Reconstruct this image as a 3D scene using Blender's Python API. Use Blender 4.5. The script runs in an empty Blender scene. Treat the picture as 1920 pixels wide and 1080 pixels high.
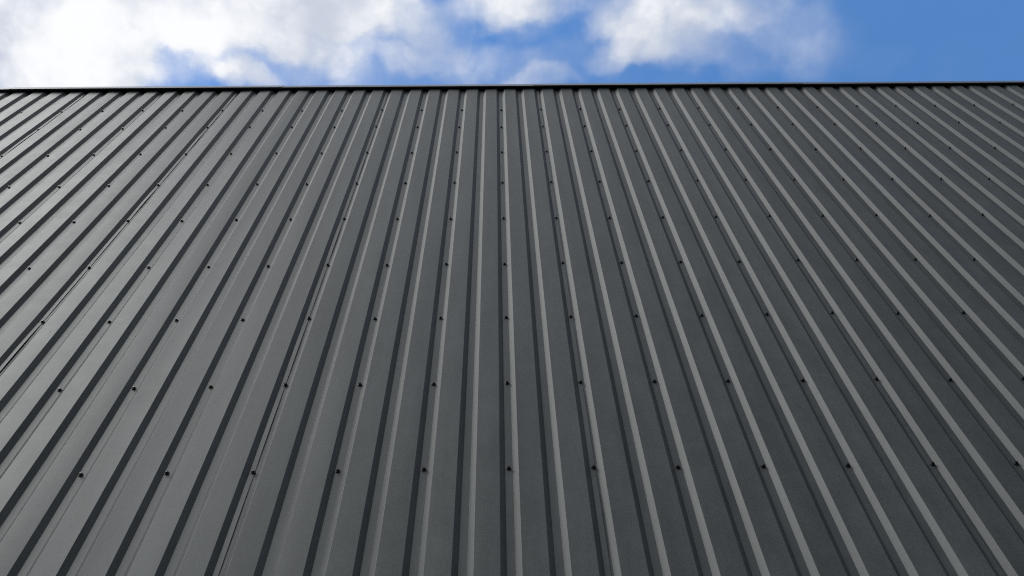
import bpy, math, random
import numpy as np
from mathutils import Vector, Matrix

sc = bpy.context.scene
COL = sc.collection
rnd = random.Random(7)

# ------------------------------------------------------------------ camera
CAM_X, CAM_Y, CAM_Z = -0.02769, -1.94873, 1.6        # hand-held phone, two metres from the wall
cam_data = bpy.data.cameras.new('camera')
cam_data.sensor_width = 36.0
cam_data.lens = 36.0 * 1800.0 / 1920.0
cam_data.clip_start = 0.05
cam_data.clip_end = 3000.0
cam = bpy.data.objects.new('camera', cam_data)
COL.objects.link(cam)
_rt = Vector((0.99985766, 0.00239108, -0.01670148))
_up = Vector((0.00977825, -0.88882677, 0.45813903))
_fw = Vector((0.01374928, 0.45823713, 0.88872363))
cam.matrix_world = Matrix(((_rt.x, _up.x, -_fw.x, CAM_X),
                           (_rt.y, _up.y, -_fw.y, CAM_Y),
                           (_rt.z, _up.z, -_fw.z, CAM_Z),
                           (0, 0, 0, 1)))
sc.camera = cam

# ------------------------------------------------------------------ light
SUN_DIR = Vector((-0.58, -0.42, 0.70)).normalized()   # towards the veiled sun, to the left of the wall
SUN_ELEV = math.asin(SUN_DIR.z)
sun_data = bpy.data.lights.new('sun', 'SUN')
sun_data.energy = 0.92
sun_data.angle = math.radians(38.0)                    # sun spread out behind thin cloud
sun_data.color = (1.0, 0.99, 0.975)
sun = bpy.data.objects.new('sun', sun_data)
sun.rotation_euler = SUN_DIR.to_track_quat('Z', 'Y').to_euler()
sun.location = (-20, -10, 25)
COL.objects.link(sun)

sc.cycles.use_denoising = False                         # keep a little sensor-like grain
sc.cycles.filter_width = 1.1
sc.view_settings.view_transform = 'Standard'
sc.view_settings.look = 'None'
sc.view_settings.gamma = 1.0
sc.view_settings.exposure = 1.25
sc.view_settings.use_curve_mapping = False


class NT:
    """small helper round a node tree"""
    def __init__(self, tree):
        self.t = tree
        tree.nodes.clear()

    def n(self, typ, **kw):
        nd = self.t.nodes.new(typ)
        for k, v in kw.items():
            setattr(nd, k, v)
        return nd

    def link(self, a, b):
        self.t.links.new(a, b)

    def put(self, sock, v):
        if isinstance(v, bpy.types.NodeSocket):
            self.link(v, sock)
        else:
            sock.default_value = v

    def m(self, op, a, b=0.0, c=None, clamp=False):
        nd = self.n('ShaderNodeMath', operation=op, use_clamp=clamp)
        self.put(nd.inputs[0], a)
        self.put(nd.inputs[1], b)
        if c is not None:
            self.put(nd.inputs[2], c)
        return nd.outputs[0]

    def smooth(self, x, lo, hi, a=0.0, b=1.0):
        nd = self.n('ShaderNodeMapRange', interpolation_type='SMOOTHSTEP')
        self.put(nd.inputs[0], x)
        self.put(nd.inputs[1], lo)
        self.put(nd.inputs[2], hi)
        self.put(nd.inputs[3], a)
        self.put(nd.inputs[4], b)
        return nd.outputs[0]

    def noise(self, vec, scale, detail=2.0, rough=0.5, dist=0.0, color=False):
        nd = self.n('ShaderNodeTexNoise')
        if vec is not None:
            self.link(vec, nd.inputs['Vector'])
        nd.inputs['Scale'].default_value = scale
        nd.inputs['Detail'].default_value = detail
        nd.inputs['Roughness'].default_value = rough
        nd.inputs['Distortion'].default_value = dist
        return nd.outputs['Color'] if color else nd.outputs['Fac']

    def mixc(self, fac, a, b):
        nd = self.n('ShaderNodeMix', data_type='RGBA')
        self.put(nd.inputs[0], fac)
        self.put(nd.inputs[6], a)
        self.put(nd.inputs[7], b)
        return nd.outputs[2]

    def comb(self, x, y, z=0.0):
        nd = self.n('ShaderNodeCombineXYZ')
        for i, v in enumerate((x, y, z)):
            self.put(nd.inputs[i], v)
        return nd.outputs[0]


# ------------------------------------------------------------------ sky: Nishita + a broken cloud deck
BG = 0.10
world = bpy.data.worlds.new('World')
sc.world = world
world.use_nodes = True
world.cycles.sampling_method = 'MANUAL'
world.cycles.sample_map_resolution = 512
W = NT(world.node_tree)
tc = W.n('ShaderNodeTexCoord')
sky = W.n('ShaderNodeTexSky', sky_type='NISHITA')
sky.sun_disc = False
sky.sun_elevation = SUN_ELEV
sky.sun_rotation = math.atan2(SUN_DIR.x, SUN_DIR.y)
sky.air_density = 1.0
sky.dust_density = 0.1
sky.ozone_density = 3.0
sep = W.n('ShaderNodeSeparateXYZ')
W.link(tc.outputs['Generated'], sep.inputs[0])
dz = W.m('MAXIMUM', sep.outputs[2], 0.04)
U = W.m('DIVIDE', sep.outputs[0], dz)                 # position on a cloud layer one unit up
V = W.m('DIVIDE', sep.outputs[1], dz)
uv0 = W.comb(U, V, 0.0)
# torn edges: bend the layer with two sizes of turbulence
wA = W.n('ShaderNodeVectorMath', operation='SUBTRACT')
W.link(W.noise(uv0, 9.0, 5.0, 0.55, 0.0, True), wA.inputs[0])
wA.inputs[1].default_value = (0.5, 0.5, 0.5)
wB = W.n('ShaderNodeVectorMath', operation='SCALE')
W.link(wA.outputs[0], wB.inputs[0])
wB.inputs['Scale'].default_value = 0.095
wC = W.n('ShaderNodeVectorMath', operation='ADD')
W.link(uv0, wC.inputs[0])
W.link(wB.outputs[0], wC.inputs[1])
uvw = wC.outputs[0]
sw = W.n('ShaderNodeSeparateXYZ')
W.link(uvw, sw.inputs[0])
UW, VW = sw.outputs[0], sw.outputs[1]
# clouds over the roof: centre and half-size on the layer, thickness
K = 0.00055
CLOUDS = [
    (-40, 50, 270, 200, .72), (130, 70, 130, 90, .95), (110, 140, 130, 60, .55), (300, 25, 160, 80, .62), (420, 10, 190, 80, .62), (360, 65, 90, 46, .46), (640, 0, 140, 74, .62),
    (668, 18, 54, 46, .60), (450, 152, 56, 30, .62), (215, 130, 80, 70, .5), (410, 110, 60, 46, .40), (480, 70, 80, 46, .35), (570, 66, 90, 50, .42), (640, 95, 80, 42, .34), (740, 40, 100, 60, .30),
    (820, 65, 60, 56, .28), (865, 105, 60, 44, .20), (760, 112, 40, 30, .22), (925, -6, 90, 54, .60), (1015, 0, 74, 42, .50), (975, 48, 56, 26, .20), (1165, 25, 70, 66, .56), (1235, 60, 90, 70, .32),
    (1320, -6, 130, 70, .54), (1280, 95, 90, 54, .30), (1155, 122, 50, 28, .26), (1205, 100, 60, 40, .22), (1375, 75, 80, 70, .20), (1480, 28, 90, 60, .11), (1515, 62, 80, 60, .11),
    (1535, 100, 80, 50, .10), (1010, 152, 70, 24, .26), (700, 140, 120, 44, .17), (590, 135, 100, 50, .22), (310, 118, 110, 66, .36), (1050, 112, 70, 44, .18), (1590, 60, 50, 40, .06),
    (1655, 105, 60, 30, .07), (520, 125, 70, 66, .18), (940, 120, 80, 44, .17),
]
dens = None
for (px, py, rx, ry, s) in CLOUDS:
    q = W.n('ShaderNodeVectorMath', operation='MULTIPLY_ADD')
    W.link(uvw, q.inputs[0])
    q.inputs[1].default_value = (1 / (rx * K), 1 / (ry * K), 0)
    q.inputs[2].default_value = (-(0.016 + (px - 960) * K) / (rx * K), -(0.187 + py * K) / (ry * K), 0)
    d = W.n('ShaderNodeVectorMath', operation='DOT_PRODUCT')
    W.link(q.outputs[0], d.inputs[0])
    W.link(q.outputs[0], d.inputs[1])
    b = W.smooth(d.outputs['Value'], 0.0, 1.75, s, 0.0)
    dens = b if dens is None else W.m('ADD', dens, b)
# the deck goes on to the left, breaks up overhead and is gone to the front right
big = W.noise(uv0, 1.3, 4.0, 0.55)
deck = W.m('ADD', W.m('MULTIPLY', W.m('SUBTRACT', big, 0.5), 2.2), W.m('MULTIPLY', W.m('ADD', W.m('MINIMUM', U, 0.45), 0.62), -1.5))
deck = W.m('ADD', deck, W.smooth(V, 0.12, -0.20, 0.0, 2.2))  # unseen cover added behind the onlooker for the light it gives the wall
deck = W.smooth(deck, -0.05, 0.75, 0.0, 1.0)
dens = W.m('ADD', dens, deck)
wD = W.n('ShaderNodeVectorMath', operation='SCALE')
W.link(wA.outputs[0], wD.inputs[0])
wD.inputs['Scale'].default_value = 0.03
wE = W.n('ShaderNodeVectorMath', operation='ADD')
W.link(uv0, wE.inputs[0])
W.link(wD.outputs[0], wE.inputs[1])
uvs = wE.outputs[0]
fine = W.noise(uvs, 10.0, 7.0, 0.54)
mid = W.noise(uvs, 7.0, 5.0, 0.52)
lump = W.noise(uvs, 30.0, 5.0, 0.55)
torn = W.m('ADD', W.m('MULTIPLY', W.m('SUBTRACT', fine, 0.5), 1.9), W.m('MULTIPLY', W.m('SUBTRACT', lump, 0.5), 0.30))
veil = W.smooth(U, 0.05, 0.42, 1.0, 0.16)               # thin shreds everywhere but in the clear part
dens = W.m('ADD', dens, W.m('MULTIPLY', torn, W.m('ADD', W.m('MULTIPLY', veil, 0.28), W.m('MULTIPLY', W.m('MINIMUM', dens, 1.0), 0.42))))
dens = W.m('ADD', dens, W.m('MULTIPLY', veil, 0.06))
alpha = W.smooth(dens, -0.05, 0.98, 0.0, 0.97)
shade = W.m('ADD', W.m('MULTIPLY', mid, 0.9), W.m('ADD', W.m('MULTIPLY', lump, 0.22), W.m('MULTIPLY', W.m('MINIMUM', dens, 1.6), 0.20)))
# billows: lit on the side towards the sun, grey behind
wF = W.n('ShaderNodeVectorMath', operation='ADD')
W.link(uvs, wF.inputs[0])
wF.inputs[1].default_value = (-0.030, -0.022, 0.0)
lee = W.noise(wF.outputs[0], 10.0, 7.0, 0.54)
shade = W.m('ADD', shade, W.m('MULTIPLY', W.m('SUBTRACT', fine, lee), 0.9))
shade = W.smooth(shade, 0.48, 1.02, 0.0, 1.0)
cloud = W.mixc(shade, (0.255 / BG, 0.275 / BG, 0.315 / BG, 1), (0.425 / BG, 0.427 / BG, 0.432 / BG, 1))
# unseen grey bank added behind the onlooker to darken and neutralise wall reflections
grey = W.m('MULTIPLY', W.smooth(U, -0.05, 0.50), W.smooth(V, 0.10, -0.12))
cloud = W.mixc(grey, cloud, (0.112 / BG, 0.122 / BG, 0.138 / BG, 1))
hs = W.n('ShaderNodeHueSaturation')
hs.inputs['Saturation'].default_value = 1.18
hs.inputs['Value'].default_value = 1.10
W.link(sky.outputs[0], hs.inputs['Color'])
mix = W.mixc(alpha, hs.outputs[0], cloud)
bgn = W.n('ShaderNodeBackground')
bgn.inputs['Strength'].default_value = BG
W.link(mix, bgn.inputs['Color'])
wo = W.n('ShaderNodeOutputWorld')
W.link(bgn.outputs[0], wo.inputs['Surface'])

# ------------------------------------------------------------------ materials
def material(name):
    m = bpy.data.materials.new(name)
    m.use_nodes = True
    return m, NT(m.node_tree)


def finish(N, base, rough, bump=None, spec=0.5, metallic=0.0):
    p = N.n('ShaderNodeBsdfPrincipled')
    N.put(p.inputs['Base Color'], base)
    N.put(p.inputs['Roughness'], rough)
    N.put(p.inputs['Specular IOR Level'], spec)
    N.put(p.inputs['Metallic'], metallic)
    if bump is not None:
        N.link(bump, p.inputs['Normal'])
    o = N.n('ShaderNodeOutputMaterial')
    N.link(p.outputs[0], o.inputs[0])
    return p


def steel_paint(name, lo, hi, rough):
    """matt pebbled coil coating: fine grain, faint vertical rain marks, a few pale scuffs"""
    m, N = material(name)
    geo = N.n('ShaderNodeNewGeometry')
    pos = geo.outputs['Position']
    oi = N.n('ShaderNodeObjectInfo')
    mp = N.n('ShaderNodeMapping')
    N.link(pos, mp.inputs[0])
    mp.inputs['Scale'].default_value = (1.0, 1.0, 0.12)
    streak = N.noise(mp.outputs[0], 14.0, 4.0, 0.55)
    grain = N.noise(pos, 210.0, 3.0, 0.7)
    blotch = N.noise(pos, 9.0, 5.0, 0.6)
    v = N.m('ADD', N.m('MULTIPLY', streak, 0.48), N.m('ADD', N.m('MULTIPLY', blotch, 0.35), N.m('MULTIPLY', grain, 0.75)))
    v = N.smooth(v, 0.52, 1.06)
    base = N.mixc(v, lo, hi)
    per = N.m('ADD', 0.88, N.m('MULTIPLY', oi.outputs['Random'], 0.22))
    vm = N.n('ShaderNodeVectorMath', operation='SCALE')
    N.link(base, vm.inputs[0])
    N.link(per, vm.inputs['Scale'])
    fleck = N.smooth(N.noise(pos, 95.0, 2.0, 0.5), 0.765, 0.80)
    base = N.mixc(N.m('MULTIPLY', fleck, 0.5), vm.outputs[0], (0.16, 0.17, 0.17, 1))
    rg = N.m('ADD', rough - 0.05, N.m('MULTIPLY', blotch, 0.10))
    b1 = N.n('ShaderNodeBump')
    b1.inputs['Strength'].default_value = 0.35
    b1.inputs['Distance'].default_value = 0.0006
    N.link(grain, b1.inputs['Height'])
    finish(N, base, rg, b1.outputs[0], 0.29).inputs['Specular Tint'].default_value = (0.94, 0.99, 0.965, 1)
    return m


PAINT = steel_paint('anthracite_coated_steel', (0.031, 0.0343, 0.0342, 1), (0.064, 0.0695, 0.0690, 1), 0.48)
CAP_PAINT = steel_paint('anthracite_cap_steel', (0.085, 0.088, 0.088, 1), (0.14, 0.144, 0.144, 1), 0.34)

BLACK, N = material('black_screw_paint')
finish(N, (0.003, 0.003, 0.0035, 1), 0.25, None, 0.25)
RUBBER, N = material('black_rubber')
finish(N, (0.004, 0.004, 0.004, 1), 0.7, None, 0.15)
FOAM, N = material('black_foam')
g = N.n('ShaderNodeNewGeometry')
fb = N.n('ShaderNodeBump')
fb.inputs['Strength'].default_value = 0.6
fb.inputs['Distance'].default_value = 0.002
N.link(N.noise(g.outputs['Position'], 260.0, 2.0), fb.inputs['Height'])
finish(N, (0.005, 0.005, 0.005, 1), 0.95, fb.outputs[0], 0.1)
SPECK, N = material('dried_mud')
finish(N, (0.012, 0.011, 0.010, 1), 0.9, None, 0.2)
CONC, N = material('concrete')
g = N.n('ShaderNodeNewGeometry')
cv = N.noise(g.outputs['Position'], 6.0, 6.0, 0.6)
finish(N, N.mixc(cv, (0.22, 0.21, 0.20, 1), (0.38, 0.37, 0.35, 1)), 0.9)
ROOFM, N = material('grey_roof_membrane')
g = N.n('ShaderNodeNewGeometry')
finish(N, N.mixc(N.noise(g.outputs['Position'], 3.0, 5.0), (0.14, 0.14, 0.14, 1), (0.22, 0.22, 0.21, 1)), 0.85)
GROUND, N = material('grey_gravel')
g = N.n('ShaderNodeNewGeometry')
vor = N.n('ShaderNodeTexVoronoi')
N.link(g.outputs['Position'], vor.inputs['Vector'])
vor.inputs['Scale'].default_value = 28.0
gv = N.m('ADD', N.m('MULTIPLY', N.noise(g.outputs['Position'], 0.6, 6.0), 0.5), N.m('MULTIPLY', vor.outputs['Distance'], 0.8))
gb = N.n('ShaderNodeBump')
gb.inputs['Distance'].default_value = 0.02
N.link(vor.outputs['Distance'], gb.inputs['Height'])
finish(N, N.mixc(gv, (0.05, 0.05, 0.048, 1), (0.13, 0.125, 0.115, 1)), 0.95, gb.outputs[0])


# ------------------------------------------------------------------ mesh helpers
def add_obj(name, mesh, parent=None, loc=(0, 0, 0)):
    o = bpy.data.objects.new(name, mesh)
    COL.objects.link(o)
    o.location = loc
    if parent is not None:
        o.parent = parent
    return o


def grid_mesh(name, P, NRM, mat, breaks=()):
    """P, NRM: (rows, cols, 3). breaks: column indices with no face to the next column"""
    R, C, _ = P.shape
    idx = np.arange(R * C).reshape(R, C)
    cols = [c for c in range(C - 1) if c not in breaks]
    f = []
    for c in cols:
        a = np.stack([idx[:-1, c], idx[:-1, c + 1], idx[1:, c + 1], idx[1:, c]], 1)
        f.append(a)
    f = np.concatenate(f)
    me = bpy.data.meshes.new(name)
    me.from_pydata(P.reshape(-1, 3).tolist(), [], f.tolist())
    me.polygons.foreach_set('use_smooth', [True] * len(me.polygons))
    me.materials.append(mat)
    me.normals_split_custom_set_from_vertices(NRM.reshape(-1, 3).tolist())
    return me


def box_mesh(name, x0, x1, y0, y1, z0, z1, mat):
    v = [(x, y, z) for z in (z0, z1) for y in (y0, y1) for x in (x0, x1)]
    f = [(0, 2, 3, 1), (4, 5, 7, 6), (0, 1, 5, 4), (2, 6, 7, 3), (0, 4, 6, 2), (1, 3, 7, 5)]
    me = bpy.data.meshes.new(name)
    me.from_pydata(v, [], f)
    me.materials.append(mat)
    return me


# ------------------------------------------------------------------ sizes
PITCH = 0.1375                 # rib to rib
COVER = 8 * PITCH              # one sheet
D = 0.016                      # rib depth
VH = 0.0125                    # half width of the narrow trough
RUN = 0.018                    # plan width of each sloping side
SEAM0 = -0.825                 # a lap joint
Z_SOFFIT = 6.9455 + 1.6        # underside of the parapet cap
LIP_H = 0.076
LIP_Y = -0.0385
Z_BASE = 0.35
K_FIRST, K_LAST = -5, 6        # sheets run from one corner to the other
X_LEFT = SEAM0 + K_FIRST * COVER
X_RIGHT = SEAM0 + (K_LAST + 1) * COVER
DEPTH = 9.0

SCREW_ROWS = [
    (4.0932, -5, [(-4,1),(-4,4),(-1,1),(-4,4),(-1,6),(-1,6),(-1,4),(-2,1),(1,1),(2,-1),(4,-1),(4,-1)]),
    (4.6024, -6, [(4,-9),(-1,-4),(4,1),(4,6),(4,4),(2,2),(0,4),(-3,2),(-2,4),(-4,2),(1,0),(2,1),(0,-8),(0,-6)]),
    (5.1136, -7, [(4,-6),(4,-8),(4,0),(4,-1),(4,2),(4,-4),(3,-5),(2,-6),(-3,-7),(-4,-3),(-4,-5),(-4,-1),(-3,2),(-3,-4),(0,-5)]),
    (5.6258, -8, [(4,-5),(4,-5),(3,-6),(4,-6),(4,-6),(4,-1),(4,-7),(4,-2),(0,-7),(-4,-2),(-4,-2),(-4,-2),(-4,-3),(-2,3),(-1,3),(0,2),(-1,-4)]),
    (6.1589, -9, [(0,1),(1,1),(-2,9),(0,3),(1,11),(4,11),(4,12),(3,6),(3,0),(0,1),(-3,-5),(-3,-4),(-4,-3),(-4,-3),(-2,-2),(0,-1),(4,0),(3,-13),(3,-12)]),
    (6.6703, -10, [(-2,-11),(0,-10),(-3,1),(-3,2),(-4,4),(-3,6),(1,0),(4,2),(3,4),(3,6),(-2,0),(-3,2),(-4,4),(-4,6),(-2,8),(-2,10),(-1,12),(1,6),(4,8),(4,1),(1,-5)]),
    (7.192, -11, [(0,-15),(0,-11),(-4,1),(1,5),(4,-2),(1,1),(0,5),(1,-2),(2,1),(0,-5),(-2,-2),(-1,-8),(-2,-5),(-4,-1),(-4,2),(-4,5),(-4,9),(-3,12),(0,5),(2,9),(2,2),(4,6),(4,-1)]),
    (7.6984, -11, [(2,-4),(-4,1),(-4,5),(-4,21),(-4,15),(-4,19),(-2,13),(3,6),(0,11),(0,-7),(-2,-14),(-1,-21),(-3,-16),(-4,-11),(-4,-6),(-4,-2),(-4,-8),(-4,-4),(-2,1),(0,-6),(3,-1),(3,4),(4,9)]),
    (8.0797, -12, [(3,-2),(-1,4),(-4,22),(-4,28),(-4,21),(-2,14),(0,7),(-1,0),(0,-6),(1,-1),(2,-7),(4,-14),(2,-21),(0,-15),(-1,-9),(-3,-16),(-3,-10),(-3,-4),(-4,-11),(-3,-5),(0,1),(4,7),(4,13),(3,6),(4,12),(4,18)]),
]

ROW_Z = [r[0] for r in SCREW_ROWS]
LOW_Z = [ROW_Z[0] - 0.511 * i for i in range(1, 8) if ROW_Z[0] - 0.511 * i > 0.4]
ALL_Z = sorted(LOW_Z + ROW_Z)


def fillet(points, r_out, r_in, seg):
    """points (x,h) -> list of (x,h,slope) with rounded bends"""
    out = []
    n = len(points)
    for i, (x, h) in enumerate(points):
        if i == 0 or i == n - 1:
            j = (i, i + 1) if i == 0 else (i - 1, i)
            s = (points[j[1]][1] - points[j[0]][1]) / (points[j[1]][0] - points[j[0]][0])
            out.append((x, h, s))
            continue
        r = r_out if h > 0.001 else r_in
        ax, ah = points[i - 1]
        bx, bh = points[i + 1]
        a0 = math.atan2(h - ah, x - ax)
        a1 = math.atan2(bh - h, bx - x)
        t = abs(r * math.tan((a1 - a0) / 2))
        sx, sh = x - math.cos(a0) * t, h - math.sin(a0) * t
        sg = 1 if a1 > a0 else -1
        cx, ch = sx - math.sin(a0) * r * sg, sh + math.cos(a0) * r * sg
        for k in range(seg + 1):
            a = a0 + (a1 - a0) * k / seg
            out.append((cx + math.sin(a) * r * sg, ch - math.cos(a) * r * sg, math.tan(a)))
    return out


def make_sheet(seed):
    """one trapezoidal sheet, x=0 at its left lap screw line, with the free edge lapping the next sheet"""
    rg = np.random.RandomState(seed)
    pts = [(-0.0095, 0.0)]
    for i in range(8):
        o = i * PITCH
        pts += [(o + VH, 0), (o + VH + RUN, D), (o + PITCH - VH - RUN, D), (o + PITCH - VH, 0)]
    END = COVER + 0.0035
    pts.append((END, 0))
    prof = fillet(pts, 0.0024, 0.0010, 4)
    # extra columns across each wide flat and along the lap flange
    full = []
    for a, b in zip(prof[:-1], prof[1:]):
        full.append(a)
        if abs(a[2]) < 1e-6 and abs(b[2]) < 1e-6 and b[0] - a[0] > 0.006:
            nsub = 7 if b[0] - a[0] > 0.03 else 3
            for k in range(1, nsub):
                t = k / nsub
                full.append((a[0] + (b[0] - a[0]) * t, a[1] + (b[1] - a[1]) * t, 0.0))
    full.append(prof[-1])
    x = np.array([p[0] for p in full])
    h0 = np.array([p[1] for p in full])
    s0 = np.array([p[2] for p in full])
    zs = np.unique(np.round(np.concatenate([np.linspace(Z_BASE, Z_SOFFIT + 0.02, 66), np.array(ALL_Z)]), 4))
    X, Z = np.meshgrid(x, zs)
    H = np.tile(h0, (len(zs), 1))
    S = np.tile(s0, (len(zs), 1))
    SZ = np.zeros_like(H)
    # each wide flat is slightly out of plane: tilt + crown, drifting along its length
    for i in range(8):
        c = i * PITCH + PITCH / 2
        half = PITCH / 2 - VH - RUN
        t = np.clip((X - c) / half, -1, 1)
        msk = (np.abs(X - c) <= half + 1e-4)
        a, b = rg.normal(0, 0.00065), rg.normal(0.00005, 0.00026)
        ph1, ph2 = rg.uniform(0, 6.28, 2)
        w1, w2 = rg.uniform(0.8, 2.2, 2)
        A = a + 0.00015 * np.sin(w1 * Z + ph1)
        B = b + 0.00016 * np.sin(w2 * Z + ph2)
        H += np.where(np.abs(X - c) <= half + RUN * 0.9, A * t + B * (1 - t * t), 0) * np.where(msk, 1, 0.0)
        S += np.where(msk, (A - 2 * B * t) / half, 0)
        SZ += np.where(msk, 0.00015 * w1 * np.cos(w1 * Z + ph1) * t + 0.00016 * w2 * np.cos(w2 * Z + ph2) * (1 - t * t), 0)
    # lap flange: sits on the next sheet and gapes between its screws
    gape = np.zeros(len(zs))
    edges = [Z_BASE - 0.3] + ALL_Z + [Z_SOFFIT + 0.3]
    for a, b in zip(edges[:-1], edges[1:]):
        amp = rg.uniform(0.0012, 0.0040)
        t = (zs - a) / (b - a)
        gape += np.where((t >= 0) & (t < 1), amp * np.sin(np.pi * np.clip(t, 0, 1)) ** 0.8, 0)
    x0 = COVER - VH - RUN
    on = np.clip((X - x0) / RUN, 0, 1)
    edge = np.clip((X - (COVER - VH)) / (END - COVER + VH), 0, 1)
    H += on * (0.0017 + 0.72 * gape[:, None]) + edge * 0.28 * gape[:, None]
    S += np.where(edge > 0, 0.28 * gape[:, None] / (END - COVER + VH), 0)
    P = np.stack([X, -H, Z], 2)
    NR = np.stack([-S, -np.ones_like(S), -SZ], 2)
    # sheet thickness at the free edge
    last = P[:, -1, :]
    e1 = last.copy()
    e2 = last.copy(); e2[:, 1] += 0.0008
    e3 = e2.copy()
    e4 = e2.copy(); e4[:, 0] -= 0.011; e4[:, 1] += (gape * 0.18)
    nx = np.tile(np.array([[1.0, 0, 0]]), (len(zs), 1))
    ny = np.tile(np.array([[0, 1.0, 0]]), (len(zs), 1))
    C0 = P.shape[1]
    P = np.concatenate([P, e1[:, None], e2[:, None], e3[:, None], e4[:, None]], 1)
    NR = np.concatenate([NR, nx[:, None], nx[:, None], ny[:, None], ny[:, None]], 1)
    NR /= np.linalg.norm(NR, axis=2, keepdims=True)
    return grid_mesh('cladding_sheet', P, NR, PAINT, breaks=(C0 - 1, C0 + 1))


def make_screw_mesh():
    """hex head with flange (black paint) on a rubber-faced washer; axis towards -y"""
    v, f, mi = [], [], []

    def ring(r, y, n, ph=0.0):
        s = len(v)
        for k in range(n):
            a = 2 * math.pi * k / n + ph
            v.append((1.10 * r * math.cos(a), -1.1 * y, 1.10 * r * math.sin(a)))
        return list(range(s, s + n))

    def band(a, b, m):
        n = len(a)
        for k in range(n):
            f.append((a[k], a[(k + 1) % n], b[(k + 1) % n], b[k])); mi.append(m)
    n = 12
    w0, w1, w2 = ring(0.0074, -0.0004, n), ring(0.0076, 0.0016, n), ring(0.0069, 0.0026, n)
    band(w0, w1, 1); band(w1, w2, 0)
    fl0, fl1 = ring(0.0056, 0.0030, n), ring(0.0047, 0.0040, n)
    band(w2, fl0, 0); band(fl0, fl1, 0)
    f.append(tuple(fl1)); mi.append(0)
    h0, h1, h2 = ring(0.0043, 0.0036, 6, 0.3), ring(0.0043, 0.0078, 6, 0.3), ring(0.0035, 0.0086, 6, 0.3)
    band(h0, h1, 0); band(h1, h2, 0)
    f.append(tuple(h2)); mi.append(0)
    me = bpy.data.meshes.new('screw')
    me.from_pydata(v, [], f)
    me.materials.append(BLACK); me.materials.append(RUBBER)
    me.polygons.foreach_set('material_index', mi)
    return me


# ------------------------------------------------------------------ ground
gm = bpy.data.meshes.new('ground')
gm.from_pydata([(-900, -900, 0), (900, -900, 0), (900, 900, 0), (-900, 900, 0)], [], [(0, 1, 2, 3)])
gm.materials.append(GROUND)
go = add_obj('ground', gm)
go['kind'] = 'structure'
go['label'] = 'flat grey gravel yard in front of the building'

# ------------------------------------------------------------------ the building
bld = bpy.data.objects.new('metal_clad_building', None)
COL.objects.link(bld)
bld.location = (0, 0, 0)
bld['label'] = 'tall building wall clad in dark grey ribbed steel sheets under a narrow parapet cap'
bld['category'] = 'building'

screw_mesh = make_screw_mesh()
sheets = {}
for k in range(K_FIRST, K_LAST + 1):
    s = add_obj('cladding_sheet', make_sheet(100 + k * 7), bld, (SEAM0 + k * COVER, 0, 0))
    sheets[k] = s


def sheet_of(col):
    return max(K_FIRST, min(K_LAST, math.floor((col * 0.275 - SEAM0 + 0.02) / COVER)))


def put_screw(col, dx, z):
    k = sheet_of(col)
    lap = abs((col * 0.275 - SEAM0) / COVER - round((col * 0.275 - SEAM0) / COVER)) < 0.05
    o = bpy.data.objects.new('screw', screw_mesh)
    COL.objects.link(o)
    o.parent = sheets[k]
    o.location = (col * 0.275 + dx - (SEAM0 + k * COVER), -0.0016 if lap else -0.0002, z)
    o.rotation_euler = (rnd.uniform(-0.05, 0.05), rnd.uniform(0, 6.28), rnd.uniform(-0.06, 0.06))
    return o


seen = set()
for ri, (z, c0, offs) in enumerate(SCREW_ROWS):
    for j, (dx, dzz) in enumerate(offs):
        put_screw(c0 + j, dx * 0.001, z + dzz * 0.001)
        seen.add((ri, c0 + j))
# just outside the picture: two more columns on each side of every row
for ri, (z, c0, offs) in enumerate(SCREW_ROWS):
    for c in (c0 - 2, c0 - 1, c0 + len(offs), c0 + len(offs) + 1):
        put_screw(c, rnd.uniform(-0.002, 0.002), z + rnd.uniform(-0.006, 0.006))
        seen.add((ri, c))
# the rest of the wall's screws in one part
sv, sf, smi = [], [], []
cols = [c for c in range(-60, 60) if X_LEFT + 0.05 < c * 0.275 < X_RIGHT - 0.05]
base_v = [tuple(v.co) for v in screw_mesh.vertices]
base_f = [(tuple(p.vertices), p.material_index) for p in screw_mesh.polygons]
for zi, z in enumerate(LOW_Z + ROW_Z):
    for c in cols:
        if zi >= len(LOW_Z) and (zi - len(LOW_Z), c) in seen:
            continue
        b = len(sv)
        ox, oz = c * 0.275 + rnd.uniform(-.002, .002), z + rnd.uniform(-.006, .006)
        sv += [(x + ox, y - 0.0012, zz + oz) for x, y, zz in base_v]
        for vs, m in base_f:
            sf.append(tuple(i + b for i in vs)); smi.append(m)
rm = bpy.data.meshes.new('screws')
rm.from_pydata(sv, [], sf)
rm.materials.append(BLACK); rm.materials.append(RUBBER)
rm.polygons.foreach_set('material_index', smi)
rest = add_obj('screws', rm, bld)
rest['kind'] = 'stuff'

# parapet cap: lengths of folded steel, each lapping over the one to its left
JOINTS = [-3.585, -1.68, 0.24, 2.153]
sp = 1.913
xs = [JOINTS[0] - 2 * sp, JOINTS[0] - sp] + JOINTS + [JOINTS[-1] + sp, JOINTS[-1] + 2 * sp]
xs = [X_LEFT - 0.04] + [a for a in xs if X_LEFT + 0.2 < a < X_RIGHT - 0.2] + [X_RIGHT + 0.04]


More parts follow.
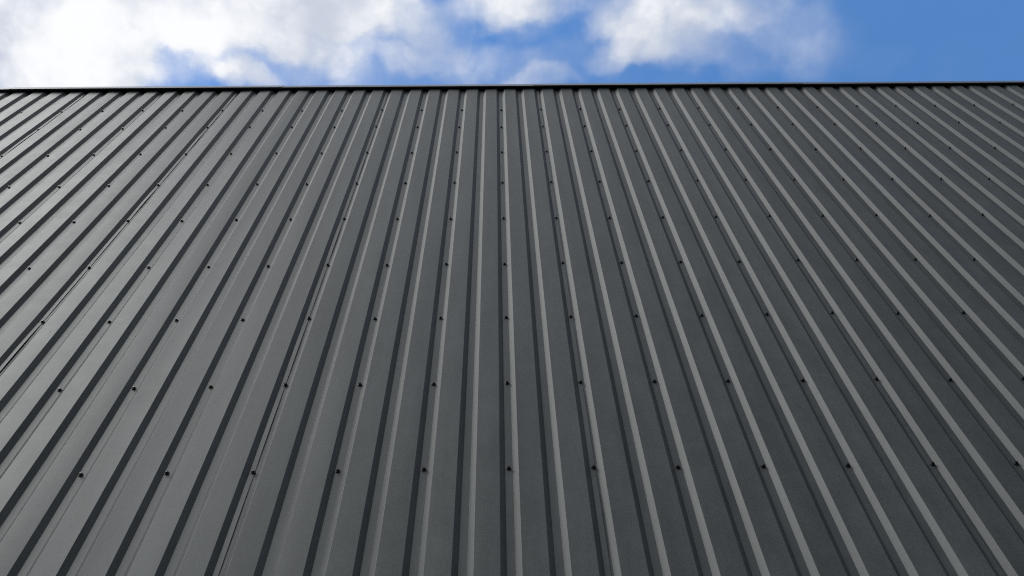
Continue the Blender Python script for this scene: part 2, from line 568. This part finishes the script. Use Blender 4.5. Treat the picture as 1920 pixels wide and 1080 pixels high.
def make_cap(x0, x1, proud, droop):
    """bent profile swept along x: hem, lip, top, back leg; 1.2 mm thick"""
    zt = Z_SOFFIT + LIP_H
    T = 0.0012
    line = [(LIP_Y + 0.010, Z_SOFFIT + 0.004), (LIP_Y + 0.001, Z_SOFFIT), (LIP_Y, Z_SOFFIT + 0.001), (LIP_Y + 0.0085, zt - 0.002), (LIP_Y + 0.011, zt),
            (0.24, zt - 0.012), (0.242, zt - 0.016), (0.242, zt - 0.10)]
    line = [(y - proud, z - proud * 0.6) for y, z in line]
    inner = []
    for i, (y, z) in enumerate(line):
        a = line[max(0, i - 1)]; b = line[min(len(line) - 1, i + 1)]
        ty, tz = b[0] - a[0], b[1] - a[1]
        l = math.hypot(ty, tz)
        inner.append((y + tz / l * T, z - ty / l * T))
    n = 9
    v, f = [], []
    loop = line + inner[::-1]
    m = len(loop)
    for i in range(n):
        t = i / (n - 1)
        wob = droop * math.sin(math.pi * t) + 0.0006 * math.sin(5.0 * t + droop * 4000)
        for (y, z) in loop:
            v.append((x0 + (x1 - x0) * t, y + wob * 0.5, z + wob))
    for i in range(n - 1):
        for j in range(m):
            a, b = i * m + j, i * m + (j + 1) % m
            f.append((a, a + m, b + m, b))
    for c in (0, (n - 1) * m):
        for j in range(m // 2 - 1):
            f.append((c + j, c + j + 1, c + m - 2 - j, c + m - 1 - j))
    me = bpy.data.meshes.new('parapet_cap')
    me.from_pydata(v, [], f)
    me.materials.append(CAP_PAINT)
    return me


for i in range(len(xs) - 1):
    add_obj('parapet_cap', make_cap(xs[i] - (0.002 if i else 0), xs[i + 1] + (0.08 if i < len(xs) - 2 else 0), 0.0 if i % 2 else 0.0026,
                                    rnd.uniform(-0.0012, 0.0012)), bld)

# black foam filler closing the ribs; its black also stands in for underside shade
add_obj('filler_strip', box_mesh('filler_strip', X_LEFT, X_RIGHT, LIP_Y + 0.006, 0.02, Z_SOFFIT + 0.0045, Z_SOFFIT + 0.016, FOAM), bld)

# the rest of the shell
add_obj('plinth', box_mesh('plinth', X_LEFT + 0.01, X_RIGHT - 0.01, 0.004, 0.25, -0.1, Z_BASE + 0.03, CONC), bld)
add_obj('inner_wall', box_mesh('inner_wall', X_LEFT + 0.02, X_RIGHT - 0.02, 0.03, 0.2, Z_BASE + 0.032, Z_SOFFIT + 0.002, CONC), bld)
add_obj('roof', box_mesh('roof', X_LEFT + 0.02, X_RIGHT - 0.02, 0.205, DEPTH, Z_SOFFIT - 0.45, Z_SOFFIT - 0.2, ROOFM), bld)


def side_wall(x, sgn):
    v, f = [], []
    nn = int((DEPTH - 0.0) / PITCH)
    prof = []
    for i in range(nn):
        o = i * PITCH
        prof += [(o, 0), (o + VH * 2, 0), (o + VH * 2 + RUN, D), (o + PITCH - RUN, D)]
    prof.append((nn * PITCH, 0))
    for y, h in prof:
        for z in (0.0, Z_SOFFIT):
            v.append((x + sgn * h, y, z))
    for i in range(len(prof) - 1):
        f.append((2 * i, 2 * i + 2, 2 * i + 3, 2 * i + 1))
    me = bpy.data.meshes.new('side_wall')
    me.from_pydata(v, [], f)
    me.materials.append(PAINT)
    return add_obj('side_wall', me, bld)


side_wall(X_LEFT - 0.002, -1)
side_wall(X_RIGHT + 0.006, 1)
add_obj('rear_wall', box_mesh('rear_wall', X_LEFT, X_RIGHT, DEPTH + 0.003, DEPTH + 0.1, 0, Z_SOFFIT, PAINT), bld)
for x in (X_LEFT, X_RIGHT):
    sg = -1 if x < 0 else 1
    add_obj('corner_trim', box_mesh('corner_trim', x - 0.06, x + 0.06, -0.022, 0.08, 0.0, Z_SOFFIT - 0.003, CAP_PAINT), bld)

# a dried splash on one of the wide flats
def speck(px, pz, size):
    import bmesh
    bm = bmesh.new()
    bmesh.ops.create_icosphere(bm, subdivisions=1, radius=size)
    r2 = random.Random(int(px * 977))
    for vv in bm.verts:
        vv.co *= r2.uniform(0.7, 1.25)
        vv.co.y *= 0.35
    me = bpy.data.meshes.new('mud_speck')
    bm.to_mesh(me); bm.free()
    me.materials.append(SPECK)
    k = math.floor((px - SEAM0) / COVER)
    return add_obj('mud_speck', me, sheets[k], (px - (SEAM0 + k * COVER), -D - 0.0005, pz))


speck(-1.842, 3.40 + 1.6, 0.0034)
